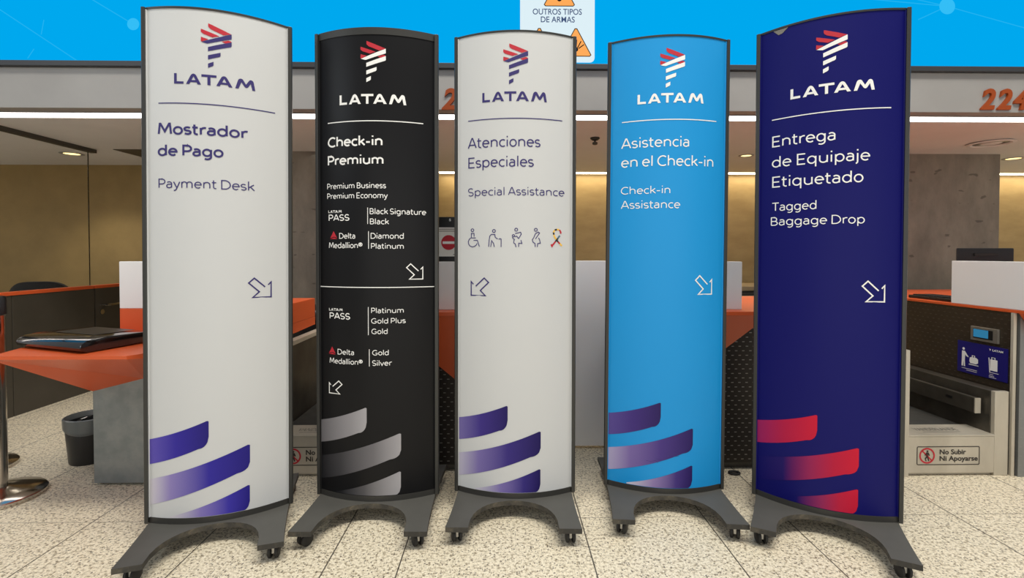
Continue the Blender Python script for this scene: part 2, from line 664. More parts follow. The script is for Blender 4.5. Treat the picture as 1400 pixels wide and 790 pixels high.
# ------------------------------------------------------------------ the setting
struct('floor', MB().box(-9, 9, -4, 8, -.05, 0), M['floor'])
struct('wall_back', MB().box(-2.7, 9, 5.55, 5.7, 0, 2.3), M['gold'])
struct('wall_office', MB().box(-9, -2.6, 5.03, 5.15, 0, 2.03), M['gold_dull'])
struct('wall_pillar_left', MB().box(-2.6, -.72, 4.33, 5.2, 0, 2.03), M['concrete'])
struct('wall_pillar_right', MB().box(3.3, 4.405, 4.35, 5.25, 0, 2.03), M['concrete'])
struct('ceiling', MB().box(-9, 9, 3.3, 5.35, 2.03, 2.10).box(-9, 9, 5.35, 5.55, 2.2, 2.27), M['ceiling'])
struct('wall_fascia', MB().box(-9, 9, 3.07, 3.15, 2.03, 2.274), M['fascia'], bevel=.003)
struct('trim_soffit', MB().box(-9, 9, 3.15, 3.30, 2.05, 2.10), M['ceiling'])
struct('wall_upper', MB().box(-9, 9, 3.22, 3.4, 2.274, 5.2), M['fascia'])

# where a line of sight through photo position (px, py) meets the upright plane at depth Y
def sight(px, py, Y):
    u = (px - 700) / 680
    X = Y * (u + .01745) / (1 - .01745 * u)
    return X, 1.15 + (346.5 - py) * (Y + .01745 * X) / 680


def overhead(px, py, Z=2.03):
    u = (px - 700) / 680
    d = (Z - 1.15) * 680 / (346.5 - py)
    t = (u + .01745) / (1 - .01745 * u)
    Y = d / (1 + .01745 * t)
    return Y * t, Y


# overhead video wall
VY = 3.05
vw = thing('video_wall', 'wide glowing cyan video screen with a white notice running along the bulkhead above the counters', 'screen', (0, VY, 2.274))
MB().box(-8, 8, VY - .01, VY + .16, 2.274, 2.305).build('bottom_frame', M['dark_frame'], vw, bevel=.002)
disp = MB().box(-8, 8, VY, VY + .15, 2.305, 3.9).build('display', M['screen'], vw)
SX = VY / 680


def scr(px, py):
    return sight(px, py, VY)


def on_screen(d):
    return lambda a, b: (a, VY - d, b)


def rrect(x0, x1, y0, y1, r):
    return arc(x1 - r, y1 - r, r, 0, 90, 6) + arc(x0 + r, y1 - r, r, 90, 180, 6) + arc(x0 + r, y0 + r, r, 180, 270, 6) + arc(x1 - r, y0 + r, r, 270, 360, 6)


x0, zb = scr(711, 87)
x1, _ = scr(812, 87)
Art().poly(rrect(x0, x1, zb, zb + .72, .03)).build('notice_card', M['screen_white'], disp, on_screen(.002))
a = Art()
for body, l, r, bl, tp in (('OUTROS TIPOS', 728, 794.5, 23, 16), ('DE ARMAS', 739, 785, 33.5, 26.3)):
    xl, z = scr(l, bl)
    xr, zt = scr(r, tp)
    a.text(body, xl, z, xr, zt - z, .012)
a.build('notice_lettering', M['screen_ink'], disp, on_screen(.004))


def warn(cx, base, hw, h):
    t = Art()
    zc = scr(0, base)[1]
    X = scr(cx, 0)[0]
    w, hh = hw * SX, h * SX
    tri = [(X - w + .008, zc), (X + w - .008, zc), (X + w, zc + .008), (X + .006, zc + hh), (X - .006, zc + hh), (X - w, zc + .008)]
    t.poly(tri)
    o = t.build('warning_triangle', M['screen_orange'], disp, on_screen(.004))
    e = Art().stroke(tri, .005, True)
    for k in range(5):
        an = R(25 + 30 * k)
        e.stroke([(X + math.cos(an) * .018, zc + hh * .25 + math.sin(an) * .012), (X + math.cos(an) * .055, zc + hh * .3 + math.sin(an) * .05)], .006)
    e.disc(X, zc + hh * .25, .014)
    e.build('warning_symbol', M['screen_black'], o, on_screen(.006))


warn(764, 5.5, 20.5, 37)
warn(737, 74, 20.5, 37)
warn(786.5, 74, 20.5, 37)
d = Art()
for px, py, r in ((1289, 12, 11), (187, 36, 8), (1100, -30, 7), (60, -40, 9), (480, -30, 8)):
    X, Z = scr(px, py)
    d.disc(X, Z, r * SX)
d.build('network_dots', M['screen_dot'], disp, on_screen(.003))
d = Art()
for p, q in (((1289, 12), (1420, 48)), ((1289, 12), (1250, 30)), ((1289, 12), (1100, -30)), ((0, 12), (110, 85)), ((60, -40), (187, 36)), ((1180, 2), (1289, 12)), ((43, 82), (52, 69)), ((62, 50), (66, 30))):
    d.stroke([scr(*p), scr(*q)], .006)
d.build('network_lines', M['screen_line'], disp, on_screen(.002))


# light strips along the soffit
def strip(label, x0, x1, y0, y1, z, m):
    t = thing('light_strip', label, 'light', ((x0 + x1) / 2, (y0 + y1) / 2, z))
    MB().box(x0, x1, y0 - .006, y0, z - .004, z + .03).box(x0, x1, y1, y1 + .006, z - .004, z + .03).build('housing', M['fascia'], t)
    MB().box(x0, x1, y0, y1, z, z + .02).build('diffuser', m, t)


strip('long white light strip under the front edge of the soffit', -8.5, 8.5, 3.165, 3.285, 2.03, M['led'])
strip('long warm light strip at the foot of the ceiling, washing the gold wall', -.7, 8.5, 5.36, 5.50, 2.03, M['led_cove'])


# counter numbers on the fascia
def number(body, px, label):
    X, Z = sight(px, 150.5, 3.07)
    t = thing('counter_number', label, 'number', (X, 3.07, Z))
    x = X
    for ch in body:
        w = .092
        q = Art().text(ch, x, Z, x + w, .118, .03, .22)
        b = MB()
        n = len(q.v)
        b.add([(u, 3.069, z) for u, z in q.v] + [(u, 3.055, z) for u, z in q.v], [], 0)
        edges = {}
        for f in q.f:
            b.f.append(f); b.m.append(0)
            b.f.append(tuple(i + n for i in reversed(f))); b.m.append(0)
            for i in range(len(f)):
                e = (f[i], f[(i + 1) % len(f)])
                edges[e] = edges.get(e, 0) + 1
        for (i, j) in list(edges):
            if (j, i) not in edges:
                b.f.append((i, j, j + n, i + n)); b.m.append(0)
        b.build('digit', M['number'], t)
        x += .105


number('22', 604.5, 'orange counter number showing a 2 between the black sign and the white pictogram sign')
number('224', 1335, 'orange counter number 224 on the fascia at right')


# ceiling fittings
def downlight(px, py, label, r=.055, watts=26):
    X, Y = overhead(px, py)
    t = thing('downlight', label, 'light', (X, Y, 2.03), 'downlights in the soffit')
    MB().lathe([(r * .8, 0), (r * .8, -.004), (r * 1.15, -.004), (r * 1.2, 0)], X, Y, 2.03, 28).build('ring', M['fascia'], t, smooth=True)
    MB().lathe([(0, -.002), (r * .8, -.002)], X, Y, 2.03, 28).build('lens', M['lamp_spot'], t)
    l = bpy.data.lights.new('spot_lamp', 'SPOT')
    l.energy, l.color, l.spot_size, l.spot_blend, l.shadow_soft_size = watts, WARM, R(112), .6, .05
    o = bpy.data.objects.new('spot_lamp', l)
    COL.objects.link(o)
    o.parent = t
    o.location = (0, 0, -.02)


downlight(100, 210.5, 'small round downlight above the glass partition at left', .075)
downlight(1019, 213, 'small downlight in the soffit between the light blue and the navy sign', .055, 8)
downlight(1383, 217, 'small round downlight near the right pillar', .07, 8)
X, Y = overhead(1352, 195.5)
t = thing('air_diffuser', 'round grey air diffuser in the soffit above the right desk', 'vent', (X, Y, 2.03))
MB().lathe([(.13, 0), (.15, -.008), (.125, -.014), (.11, -.006)], X, Y, 2.03, 40).build('outer_ring', M['ceiling'], t, smooth=True)
MB().lathe([(.11, -.002), (.085, -.012), (.075, -.004)], X, Y, 2.03, 40).build('inner_ring', M['steel'], t, smooth=True)
MB().lathe([(0, -.012), (.06, -.012), (.07, -.003)], X, Y, 2.03, 40).build('center_plate', M['ceiling'], t, smooth=True)
X, Y = overhead(813, 189)
t = thing('ceiling_sensor', 'small black sensor hanging from the soffit just left of the light blue sign', 'sensor', (X, Y, 2.03))
MB().lathe([(0, 0), (.036, 0), (.036, -.008), (.022, -.02), (.012, -.022)], X, Y, 2.03, 24).build('cap', M['black'], t, smooth=True)
MB().lathe([(.008, -.02), (.008, -.032), (.02, -.036), (.02, -.05), (.012, -.054), (0, -.054)], X, Y, 2.03, 24).build('head', M['steel_dark'], t, smooth=True)
t = thing('ceiling_vent', 'dark vent recess in the soffit beside the white payment sign', 'vent', (-2.98, 4.5, 2.03))
MB().box(-3.29, -2.66, 4.27, 4.82, 2.026, 2.0305).build('grille', M['partition'], t)


# ------------------------------------------------------------------ office partition at left
PX = -3.45
t = thing('low_partition', 'low dark partition with an orange cap behind the left desk', 'partition', (PX, 3.5, 0))
for y0, y1 in ((2.3, 3.545), (3.55, 4.25)):
    MB().box(PX - .05, PX, y0, y1, 0, .855).build('panel', M['partition'], t, bevel=.003)
MB().box(PX - .055, PX + .005, 2.3, 4.25, .855, .88).build('cap', M['orange'], t, bevel=.003)
t = thing('gate', 'dark low gate with a chrome lever handle beside the glass edge', 'gate', (PX, 4.6, 0))
MB().box(PX - .045, PX - .003, 4.265, 5.0, .01, .855).build('panel', M['partition'], t, bevel=.003)
MB().box(PX - .05, PX + .002, 4.265, 5.0, .855, .88).build('cap', M['orange'], t, bevel=.003)
h = MB().tube([(PX - .003, 4.33, .71), (PX + .05, 4.33, .71), (PX + .055, 4.36, .71), (PX + .05, 4.55, .712)], .009, 10).build('handle', M['chrome'], t, smooth=True)
MB().lathe([(0, 0), (.022, 0), (.022, .008), (0, .008)], 0, 0, 0, 20).move(lambda p: Vector((PX - .003 + p.z, 4.33 + p.x, .65 + p.y))).build('lock', M['chrome'], t, smooth=True)
t = thing('glass_partition', 'clear glass screen with a metal edge rising from the low partition to the soffit', 'partition', (PX - .025, 3.5, .88))
MB().box(PX - .03, PX - .02, 2.3, 4.235, .885, 2.0).build('pane', M['glass'], t)
MB().box(PX - .029, PX - .021, 4.235, 4.241, .88, 2.0).build('edge_strip', M['chrome'], t)
MB().box(PX - .05, PX, 2.3, 4.30, 2.0, 2.03).build('top_track', M['partition'], t)


# office chairs behind the counters
def make_chair(label, loc):
    t = thing('office_chair', label, 'chair', loc, None, (0, 0, 0), (0, 0, 0))

    def back(u, v):
        x = (u - .5) * .42 * (1 - .25 * max(0, v - .6) ** 2 * 4)
        return (x, .2 + .05 * (1 - (2 * u - 1) ** 2) - .05 * v, .50 + .42 * v - .05 * (2 * u - 1) ** 4 * v)
    b = MB().grid(back, 14, 10)
    n = len(b.v)
    b.v += [(x, y + .05, z) for x, y, z in b.v]
    b.f += [tuple(i + n for i in reversed(f)) for f in b.f]
    b.m = [0] * len(b.f)
    rim = [i for i in range(15)] + [14 + 15 * j for j in range(1, 11)] + [150 + i for i in range(13, -1, -1)] + [15 * j for j in range(9, 0, -1)]
    for k in range(len(rim)):
        i, j = rim[k], rim[(k + 1) % len(rim)]
        b.f.append((i, j, j + n, i + n)); b.m.append(0)
    b.build('backrest', M['black_soft'], t, smooth=True)
    MB().box(-.24, .24, -.26, .22, .43, .50).build('seat', M['black_soft'], t, bevel=.025, seg=3)
    MB().tube([(0, .0, .08), (0, 0, .43)], .03, 14).build('column', M['chrome'], t, smooth=True)
    MB().tube([(0, .15, .44), (0, .29, .45), (0, .28, .62)], .02, 8).build('back_arm', M['black'], t, smooth=True)
    for k in range(5):
        an = 2 * math.pi * k / 5
        l = MB().tube([(0, 0, .1), (.27 * math.cos(an), .27 * math.sin(an), .075)], .02, 8).build('leg', M['black'], t, smooth=True)
        MB().lathe([(0, -.012), (.028, -.012), (.03, 0), (.028, .012), (0, .012)], 0, 0, 0, 16).move(
            lambda p, an=an: Vector((.27 * math.cos(an) + p.x, .27 * math.sin(an) + p.z, .03 + p.y))).build('wheel', M['rubber'], l, smooth=True)
    return t


ch = make_chair('black office chair with rounded back behind the low partition, near the glass edge', (-3.90, 4.35, 0))
ch.rotation_euler = (0, 0, R(200))
c2 = copy_tree(ch)
c2['label'] = 'black office chair at the left edge of the frame behind the low partition'
c2.location = (-4.80, 4.60, 0)
t = thing('floor_bin', 'tall black bin behind the orange desk corner, left of the black sign', 'bin', (-1.45, 3.85, 0))
MB().lathe([(0, 0), (.15, 0), (.165, .02), (.19, .62), (.19, .66)], -1.45, 3.85, 0, 32).build('body', M['black'], t, smooth=True)
MB().lathe([(.195, .655), (.195, .70), (.18, .73), (.06, .75), (0, .75)], -1.45, 3.85, 0, 32).build('lid', M['black'], t, smooth=True)


# ------------------------------------------------------------------ service desks
def slab(b, top, z0, z1, mi=0):
    return b.prism(top, z0, z1, mi)


# left desk
t = thing('service_desk', 'orange and steel service desk at left with a pointed front and a white upstand', 'desk', (-1.7, 2.75, 0))
MB().box(-2.08, -1.30, 2.52, 3.25, .012, .55).box(-2.05, -1.33, 2.55, 3.22, 0, .012).build('pedestal', M['desk_steel'], t, bevel=.003)
b = MB()
top = [(-2.10, 2.05), (-1.56, 2.05), (-1.28, 2.5), (-1.28, 3.3), (-2.08, 3.3), (-2.20, 2.42)]
bot = [(-2.10, 2.058), (-1.56, 2.058), (-1.28, 2.52), (-1.28, 3.3), (-2.08, 3.3), (-2.20, 2.42)]
ztop = .74
low = [(-2.08, 2.52, .47), (-1.83, 2.52, .533), (-1.28, 2.52, .67), (-1.28, 3.3, .69), (-2.08, 3.3, .5)]
vs = [(x, y, ztop) for x, y in top] + [(-2.10, 2.052, .726), (-1.56, 2.052, .726)] + low
b.add(vs, [(0, 1, 2, 3, 4, 5), (0, 6, 7, 1), (6, 8, 9, 7), (7, 9, 10), (1, 7, 10, 2), (2, 10, 11, 3), (3, 11, 12, 4), (5, 4, 12, 8), (0, 5, 8, 6), (8, 12, 11, 10, 9)])
b.build('worktop', M['orange'], t)
MB().box(-2.08, -1.28, 2.70, 3.3, .741, .86).build('upstand_base', M['orange'], t, bevel=.003)
MB().box(-2.08, -1.34, 2.70, 2.78, .86, 1.108).build('upstand', M['white_panel'], t, bevel=.003)

t.location += Vector((.052, -.04, 0))

# middle desk
t = thing('service_desk', 'wide service desk behind the middle signs with white front panel, white upstand and orange ledge', 'desk', (.68, 2.9, 0))
MB().box(-.60, .10, 2.60, 3.3, .04, .84).build('pedestal', M['checker'], t, bevel=.003)
MB().box(.72, 1.96, 2.60, 3.3, .04, .84).build('pedestal', M['checker'], t, bevel=.003)
MB().box(-.58, .08, 2.64, 3.28, 0, .04).build('plinth', M['steel_dark'], t)
MB().box(.74, 1.94, 2.64, 3.28, 0, .04).build('plinth', M['steel_dark'], t)
MB().box(.105, .715, 2.907, 2.95, .015, 1.108).build('front_panel', M['white_panel'], t, bevel=.003)
MB().box(-.62, .10, 2.46, 3.35, .84, .86).build('ledge', M['orange'], t, bevel=.002)
MB().box(.72, 1.98, 2.46, 3.35, .84, .86).build('ledge', M['orange'], t, bevel=.002)
b = MB()
b.add([(-.62, 2.462, .84), (.10, 2.462, .84), (.10, 2.599, .20), (-.62, 2.599, .815), (.10, 2.599, .84), (-.62, 2.599, .84)],
      [(0, 1, 2), (0, 2, 3), (0, 5, 4, 1), (1, 4, 2), (2, 4, 5, 3), (0, 3, 5)])
b.build('fascia', M['orange'], t)
b = MB()
b.add([(.72, 2.462, .84), (1.98, 2.462, .84), (.72, 2.599, .31), (1.41, 2.599, .825), (1.98, 2.599, .825), (.72, 2.599, .84), (1.98, 2.599, .84)],
      [(0, 3, 2), (0, 1, 3), (1, 4, 3), (0, 5, 6, 1), (0, 2, 5), (2, 3, 4, 6, 5), (1, 6, 4)])
b.build('fascia', M['orange'], t)
MB().box(-.60, .10, 2.56, 2.64, .86, 1.108).build('upstand', M['white_panel'], t, bevel=.003)
MB().box(.72, 1.235, 2.55, 2.63, .86, 1.108).build('upstand', M['white_panel'], t, bevel=.003)

# right desk
t = thing('service_desk', 'service desk at the right edge with a white upstand, orange ledge and dark steel side', 'desk', (3.3, 3.0, 0))
MB().box(2.64, 3.9, 2.56, 4.0, .0, .845).build('pedestal', M['checker_side'], t)
MB().box(2.632, 2.648, 2.552, 2.566, .0, .845).build('corner_strip', M['steel_pale'], t)
MB().box(2.66, 3.9, 2.545, 2.56, .0, .84).build('front_sheet', M['checker_grey'], t)
MB().prism([(2.635, 2.50), (3.95, 2.40), (3.95, 4.0), (2.635, 4.0)], .845, .86).build('ledge', M['orange'], t, bevel=.002)
b = MB()
b.add([(2.645, 2.501, .845), (3.95, 2.401, .845), (3.95, 2.54, .845), (2.645, 2.54, .845), (3.2, 2.54, .1), (3.95, 2.54, .1)],
      [(0, 1, 2, 3), (0, 4, 5, 1), (0, 3, 4), (1, 5, 2), (3, 2, 5, 4)])
b.build('fascia', M['orange'], t)
MB().prism([(2.64, 2.50), (3.95, 2.43), (3.95, 2.50), (2.71, 2.56), (2.71, 2.92), (2.64, 2.92)], .861, 1.108).build('upstand', M['white_panel'], t, bevel=.003)
dsp = MB().box(2.628, 2.639, 2.60, 2.755, .67, .747).build('display_frame', M['steel'], t, bevel=.002)
MB().box(2.6265, 2.628, 2.628, 2.738, .684, .735).build('display_screen', M['black'], dsp)
MB().box(2.625, 2.6265, 2.652, 2.735, .690, .733).build('display_readout', M['lcd'], dsp)
stk = MB().box(2.636, 2.639, 2.555, 2.84, .475, .652).build('instruction_sticker', M['sticker_blue'], t)


def on_side(s, v):
    return (2.6345, 2.84 - .285 * s, .652 - .177 * v)


a = Art()
AS = .285 / .177
a.disc(.135, .24, .026, ry=.026 * AS)
a.poly([(.10, .31), (.165, .31), (.215, .42), (.245, .47), (.235, .49), (.19, .46), (.17, .42), (.165, .60), (.175, .80), (.145, .80), (.135, .62), (.125, .80), (.095, .80), (.10, .58)])
a.poly([(.27, .48), (.31, .46), (.40, .46), (.44, .50), (.44, .62), (.40, .66), (.28, .66), (.26, .6)])
a.stroke([(.32, .46), (.32, .41), (.37, .41), (.37, .46)], .016)
a.stroke([(.25, .70), (.45, .70)], .022)
a.build('passenger_pictogram', M['ink_white'], stk, on_side)
a = Art()
a.poly([(.68, .40), (.82, .40), (.82, .74), (.68, .74)])
a.stroke([(.71, .40), (.71, .34), (.77, .34), (.77, .40)], .014)
a.stroke([(.655, .36), (.675, .80), (.84, .80)], .016)
a.build('suitcase_pictogram', M['ink_white'], stk, on_side)
a = Art()
a.text('LATAM', .72, .145, .92, -.055, .02)
a.poly([(.66, .08), (.69, .10), (.675, .15)])
for v, s0, s1 in ((.86, .10, .42), (.91, .2, .42), (.86, .67, .74), (.91, .66, .76), (.95, .66, .80)):
    Art().stroke([(s0, v), (s1, v)], .012).build('small_print', M['ink_white'], stk, on_side)
a.build('sticker_lettering', M['ink_white'], stk, on_side)


t.location += Vector((-.012, -.05, 0))
for o in (dsp, stk):
    o.location.y += .028


# ------------------------------------------------------------------ baggage conveyors
def make_conveyor(label):
    t = thing('baggage_conveyor', label, 'conveyor', (2.33, 2.9, 0))
    MB().box(2.08, 2.54, 2.562, 2.60, .015, .206).box(2.06, 2.56, 2.58, 2.70, 0, .015).build('front_panel', M['steel_pale'], t, bevel=.003)
    lip = MB().box(2.08, 2.54, 2.56, 2.72, .206, .214).build('front_lip', M['steel_pale'], t, bevel=.002)
    a = Art().text('VANDERLANDE', 2.185, 2.625, 2.415, .04, .015, .2)
    a.stroke([(2.2, 2.605), (2.40, 2.605)], .006)
    a.build('lip_lettering', M['ink_grey'], lip, lambda x, y: (x, y, .2148))
    MB().box(2.085, 2.535, 2.72, 3.6, .15, .205).build('belt', M['belt'], t, bevel=.01)
    g = MB().box(2.04, 2.08, 2.56, 3.6, 0, .63).build('side_guard', M['steel_dark'], t)
    MB().box(2.036, 2.084, 2.555, 3.6, .63, .655).box(2.036, 2.084, 2.552, 2.56, 0, .655).build('guard_edge', M['steel_pale'], g, bevel=.002)
    b = MB().box(2.034, 2.0399, 2.56, 3.6, .54, .545).build('guard_highlight', M['steel_pale'], g)  # thin pale strip standing in for a highlight line along the guard
    s = MB().box(2.537, 2.614, 2.585, 3.6, 0, .435).build('side_housing', M['steel_dark'], t, bevel=.002)
    MB().box(2.54, 2.613, 2.562, 2.585, 0, .437).build('housing_front', M['steel_pale'], s, bevel=.003)
    r = MB().box(2.497, 2.525, 2.63, 3.6, .305, .385).box(2.525, 2.537, 2.7, 3.6, .32, .37).build('belt_guard', M['steel_dark'], t, bevel=.003)
    MB().box(2.496, 2.526, 2.624, 2.63, .305, .385).build('guard_end', M['steel_pale'], r)
    MB().box(2.495, 2.497, 2.76, 2.80, .345, .358).build('guard_slot', M['black'], r)
    a = Art()
    x0, x1, z0, z1 = 2.135, 2.461, .060, .153
    a.stroke(rrect(x0, x1, z0, z1, .006), .004, True, 0)
    cx, cz = x0 + .052, (z0 + z1) / 2
    a.text('No Subir', x0 + .118, z0 + .054, x0 + .256, .024, .025)
    a.text('Ni Apoyarse', x0 + .118, z0 + .020, x0 + .318, .024, .025)
    a.disc(cx + .002, cz + .023, .005)
    a.poly([(cx - .004, cz + .017), (cx + .008, cz + .017), (cx + .015, cz + .002), (cx + .010, cz - .001), (cx + .006, cz + .004), (cx + .006, cz - .004), (cx + .012, cz - .026), (cx + .006, cz - .028),
            (cx, cz - .010), (cx - .006, cz - .016), (cx - .002, cz - .028), (cx - .008, cz - .028), (cx - .012, cz - .014), (cx - .004, cz - .002), (cx - .010, cz + .003), (cx - .014, cz + .001)])
    a.ring(cx, cz, .037, .008, mi=1)
    a.stroke([(cx - .026, cz + .026), (cx + .026, cz - .026)], .007, mi=1)
    a.build('warning_sticker', [M['ink_dark'], M['ink_red']], t, lambda x, z: (x, 2.5608, z))
    return t


cv = make_conveyor('baggage conveyor with pale steel front and warning sticker beside the right desk')
cv2 = copy_tree(cv)
cv2['label'] = 'dark baggage conveyor seen in the gap between the white payment sign and the black sign'
cv2.location.x -= 3.27
cv.location.y -= .05


# ------------------------------------------------------------------ things on and behind the desks
t = thing('monitor', 'black monitor back standing behind the white upstand of the right desk', 'monitor', (3.05, 3.15, .86))
sc_ = MB().prism([(2.87, 3.10), (3.24, 3.10), (3.22, 3.125), (3.18, 3.15), (2.93, 3.15), (2.89, 3.125)], .93, 1.185).build('housing', M['black'], t, bevel=.006)
MB().box(2.98, 3.13, 3.092, 3.1, 1.135, 1.152).build('vent_slot', M['black_soft'], sc_)
MB().tube([(3.05, 3.14, .87), (3.05, 3.14, 1.0)], .025, 12).build('neck', M['black'], t, smooth=True)
MB().box(2.93, 3.17, 3.04, 3.22, .861, .873).build('foot', M['black'], t, bevel=.004)
t = thing('keyboard', 'low black keyboard on the orange ledge of the right desk', 'keyboard', (2.76, 3.12, .86))
kb = MB().box(2.67, 2.83, 2.94, 3.28, .8605, .880).build('case', M['black'], t, bevel=.006)
k = MB()
for i in range(4):
    for j in range(10):
        k.box(2.685 + .034 * i, 2.712 + .034 * i, 2.955 + .031 * j, 2.98 + .031 * j, .880, .886)
k.build('keys', M['rubber'], kb)
t.location.y -= .05

t = thing('notice_stand', 'black framed desk notice with a red no-entry circle on the middle desk upstand', 'sign', (-.285, 2.6, 1.108))
MB().box(-.36, -.21, 2.585, 2.61, 1.109, 1.34).build('frame', M['black'], t, bevel=.003)
pn = MB().box(-.352, -.218, 2.5825, 2.585, 1.135, 1.285).build('sheet', M['paper'], t)
a = Art().disc(-.283, 1.207, .0385).build('no_entry_disc', M['ink_red'], pn, lambda x, z: (x, 2.582, z))
Art().rect(-.314, -.252, 1.200, 1.213).build('white_bar', M['ink_white'], pn, lambda x, z: (x, 2.5815, z))
a = Art()
for z, x0, x1 in ((1.276, -.345, -.226), (1.266, -.34, -.23), (1.145, -.26, -.23)):
    a.stroke([(x0, z), (x1, z)], .004)
a.build('small_print', M['ink_grey'], pn, lambda x, z: (x, 2.582, z))
Art().text('S', -.281, 1.318, -.271, .012, .02).build('frame_letter', M['ink_white'], t, lambda x, z: (x, 2.5845, z))

# flat black device lying on the left desk
A0, E1, E2 = Vector((-1.775, 2.085, 0)), Vector((-.936, .351, 0)), Vector((.30, .954, 0)).normalized()


def dev(u, v, z):
    return A0 + E1 * u + E2 * v + Vector((0, 0, z))


t = thing('desk_device', 'flat glossy black device lying on the orange top of the left desk', 'device', (-1.9, 2.3, .741))
prof = [(.0, .010), (-.006, .022), (.0, .036), (.02, .05), (.10, .056), (.29, .050), (.31, .04), (.31, .006), (.02, .001)]
b = MB()
n = len(prof)
for u in (0, .43):
    b.v += [tuple(dev(u, v, .742 + z)) for v, z in prof]
for i in range(n):
    j = (i + 1) % n
    b.f.append((i, j, j + n, i + n)); b.m.append(0)
b.f += [tuple(range(n)), tuple(range(2 * n - 1, n - 1, -1))]
b.m += [0, 0]
case = b.build('case', M['black_gloss'], t, smooth=True, bevel=.004)
MB().grid(lambda p, q: dev(.08 + .27 * p, .10 + .17 * q, .742 + .0572 - .002 * q - .0 * p), 4, 4).build('inset_lid', M['black'], case)

t.location += Vector((.06, -.04, 0))

# low cabinet behind the middle desk
t = thing('low_cabinet', 'dark low cabinet with a tan top against the gold wall behind the light blue sign', 'cabinet', (2.4, 4.9, 0))
MB().box(1.7, 3.2, 4.65, 5.2, .03, .80).box(1.75, 3.15, 4.7, 5.2, 0, .03).build('body', M['partition'], t, bevel=.003)
MB().box(1.68, 3.22, 4.62, 5.2, .80, .84).build('top', M['tan'], t, bevel=.003)
for x in (1.72, 2.21, 2.70):
    d_ = MB().box(x, x + .47, 4.632, 4.65, .60, .78).build('drawer', M['partition'], t, bevel=.003)
    MB().box(x + .17, x + .30, 4.622, 4.632, .74, .752).build('pull', M['chrome'], d_)
    MB().box(x, x + .47, 4.632, 4.65, .06, .57).build('door', M['partition'], t, bevel=.003)
t = thing('office_machine', 'grey and black office machine on the back shelf beside the white upstand', 'machine', (2.27, 4.25, 0))
MB().box(2.06, 2.6, 4.1, 4.45, .0, .62).build('stand', M['partition'], t, bevel=.003)
MB().box(2.10, 2.55, 4.12, 4.42, .621, .76).build('case', M['steel'], t, bevel=.008)
MB().box(2.12, 2.30, 4.115, 4.12, .64, .74).build('tray', M['black'], t)
MB().box(2.10, 2.55, 4.12, 4.42, .76, .77).build('lid', M['steel_pale'], t, bevel=.002)

# black ring lying on the floor
tag(MB().tube([(1.205 + .026 * math.cos(2 * math.pi * k / 24), 2.555 + .018 * math.sin(2 * math.pi * k / 24), .007) for k in range(24)], .006, 8, 0, True).build(
    'ring', M['rubber'], None, (1.205, 2.555, 0), True), 'small black ring lying on the floor at the foot of the middle desk', 'ring')

# waste bin
BX, BY = -2.305, 2.80
t = thing('waste_bin', 'small black waste bin with a grey liner folded over its rim beside the left desk', 'bin', (BX, BY, 0))
MB().lathe([(0, .004), (.088, .004), (.092, 0), (.095, .01), (.114, .245), (.109, .245), (.09, .014), (0, .014)], BX, BY, 0, 40).build('body', M['black'], t, smooth=True)
MB().lathe([(.104, .14), (.108, .246), (.112, .252), (.119, .248), (.1185, .20), (.117, .185), (.114, .18)], BX, BY, 0, 40).move(
    lambda p: p + Vector((0, 0, .014 * math.sin(2 * math.atan2(p.y - BY, p.x - BX) + .6) if .17 < p.z < .21 else 0))).build('liner', M['liner'], t, smooth=True)
for k, (x, y, an, l) in enumerate(((BX - .03, BY - .01, 50, .11), (BX + .03, BY + .03, 12, .08))):
    c, sn = math.cos(R(an)), math.sin(R(an))
    p = MB().grid(lambda u, v: (x + (u - .5) * l * c, y + (v - .5) * .04, .205 + .03 * u + .01 * math.sin(u * 5) + sn * .03 * u), 6, 2)
    tag(p.build('crumpled_paper', M['paper'], None, (x, y, .19)), ('long white paper strip standing in the waste bin', 'short white paper scrap lying in the waste bin')[k], 'paper')


# stanchions
def stanchion(label, x, y):
    t = thing('stanchion', label, 'stanchion', (x, y, 0), None, (0, 0, 0), (0, 0, 0))
    MB().lathe([(0, 0), (.170, 0), (.174, .006), (.174, .018), (.166, .026), (.105, .038), (.055, .046), (.042, .052), (0, .052)], 0, 0, 0, 56).build('base', M['chrome'], t, smooth=True)
    MB().lathe([(.034, .05), (.034, .86)], 0, 0, 0, 28).build('post', M['chrome'], t, smooth=True)
    MB().lathe([(.034, .86), (.04, .865), (.04, .94), (.036, .95), (0, .95)], 0, 0, 0, 28).build('belt_head', M['black'], t, smooth=True)
    return t


st = stanchion('chrome queue post with a round base, nearest at the left edge', -2.378, 2.365)
s2 = copy_tree(st)
s2.location = (-2.82, 2.68, 0)
s2['label'] = 'chrome queue post behind the nearest one at the left edge, only its round base showing'


# ------------------------------------------------------------------ totem signs
W, HB, HT, BULGE = .5085, .105, 2.100, .0715
TOTAL = 2.108


def ly(u):
    return -BULGE * (1 - (2 * u / W) ** 2)


def on_panel(off):
    return lambda u, z: (u, ly(u) - off, z)


def lens(half, grow, n=28):
    pts = [(-half + 2 * half * k / n, ly(-half + 2 * half * k / n) - grow) for k in range(n + 1)]
    return pts + [(-x, -y) for x, y in pts]


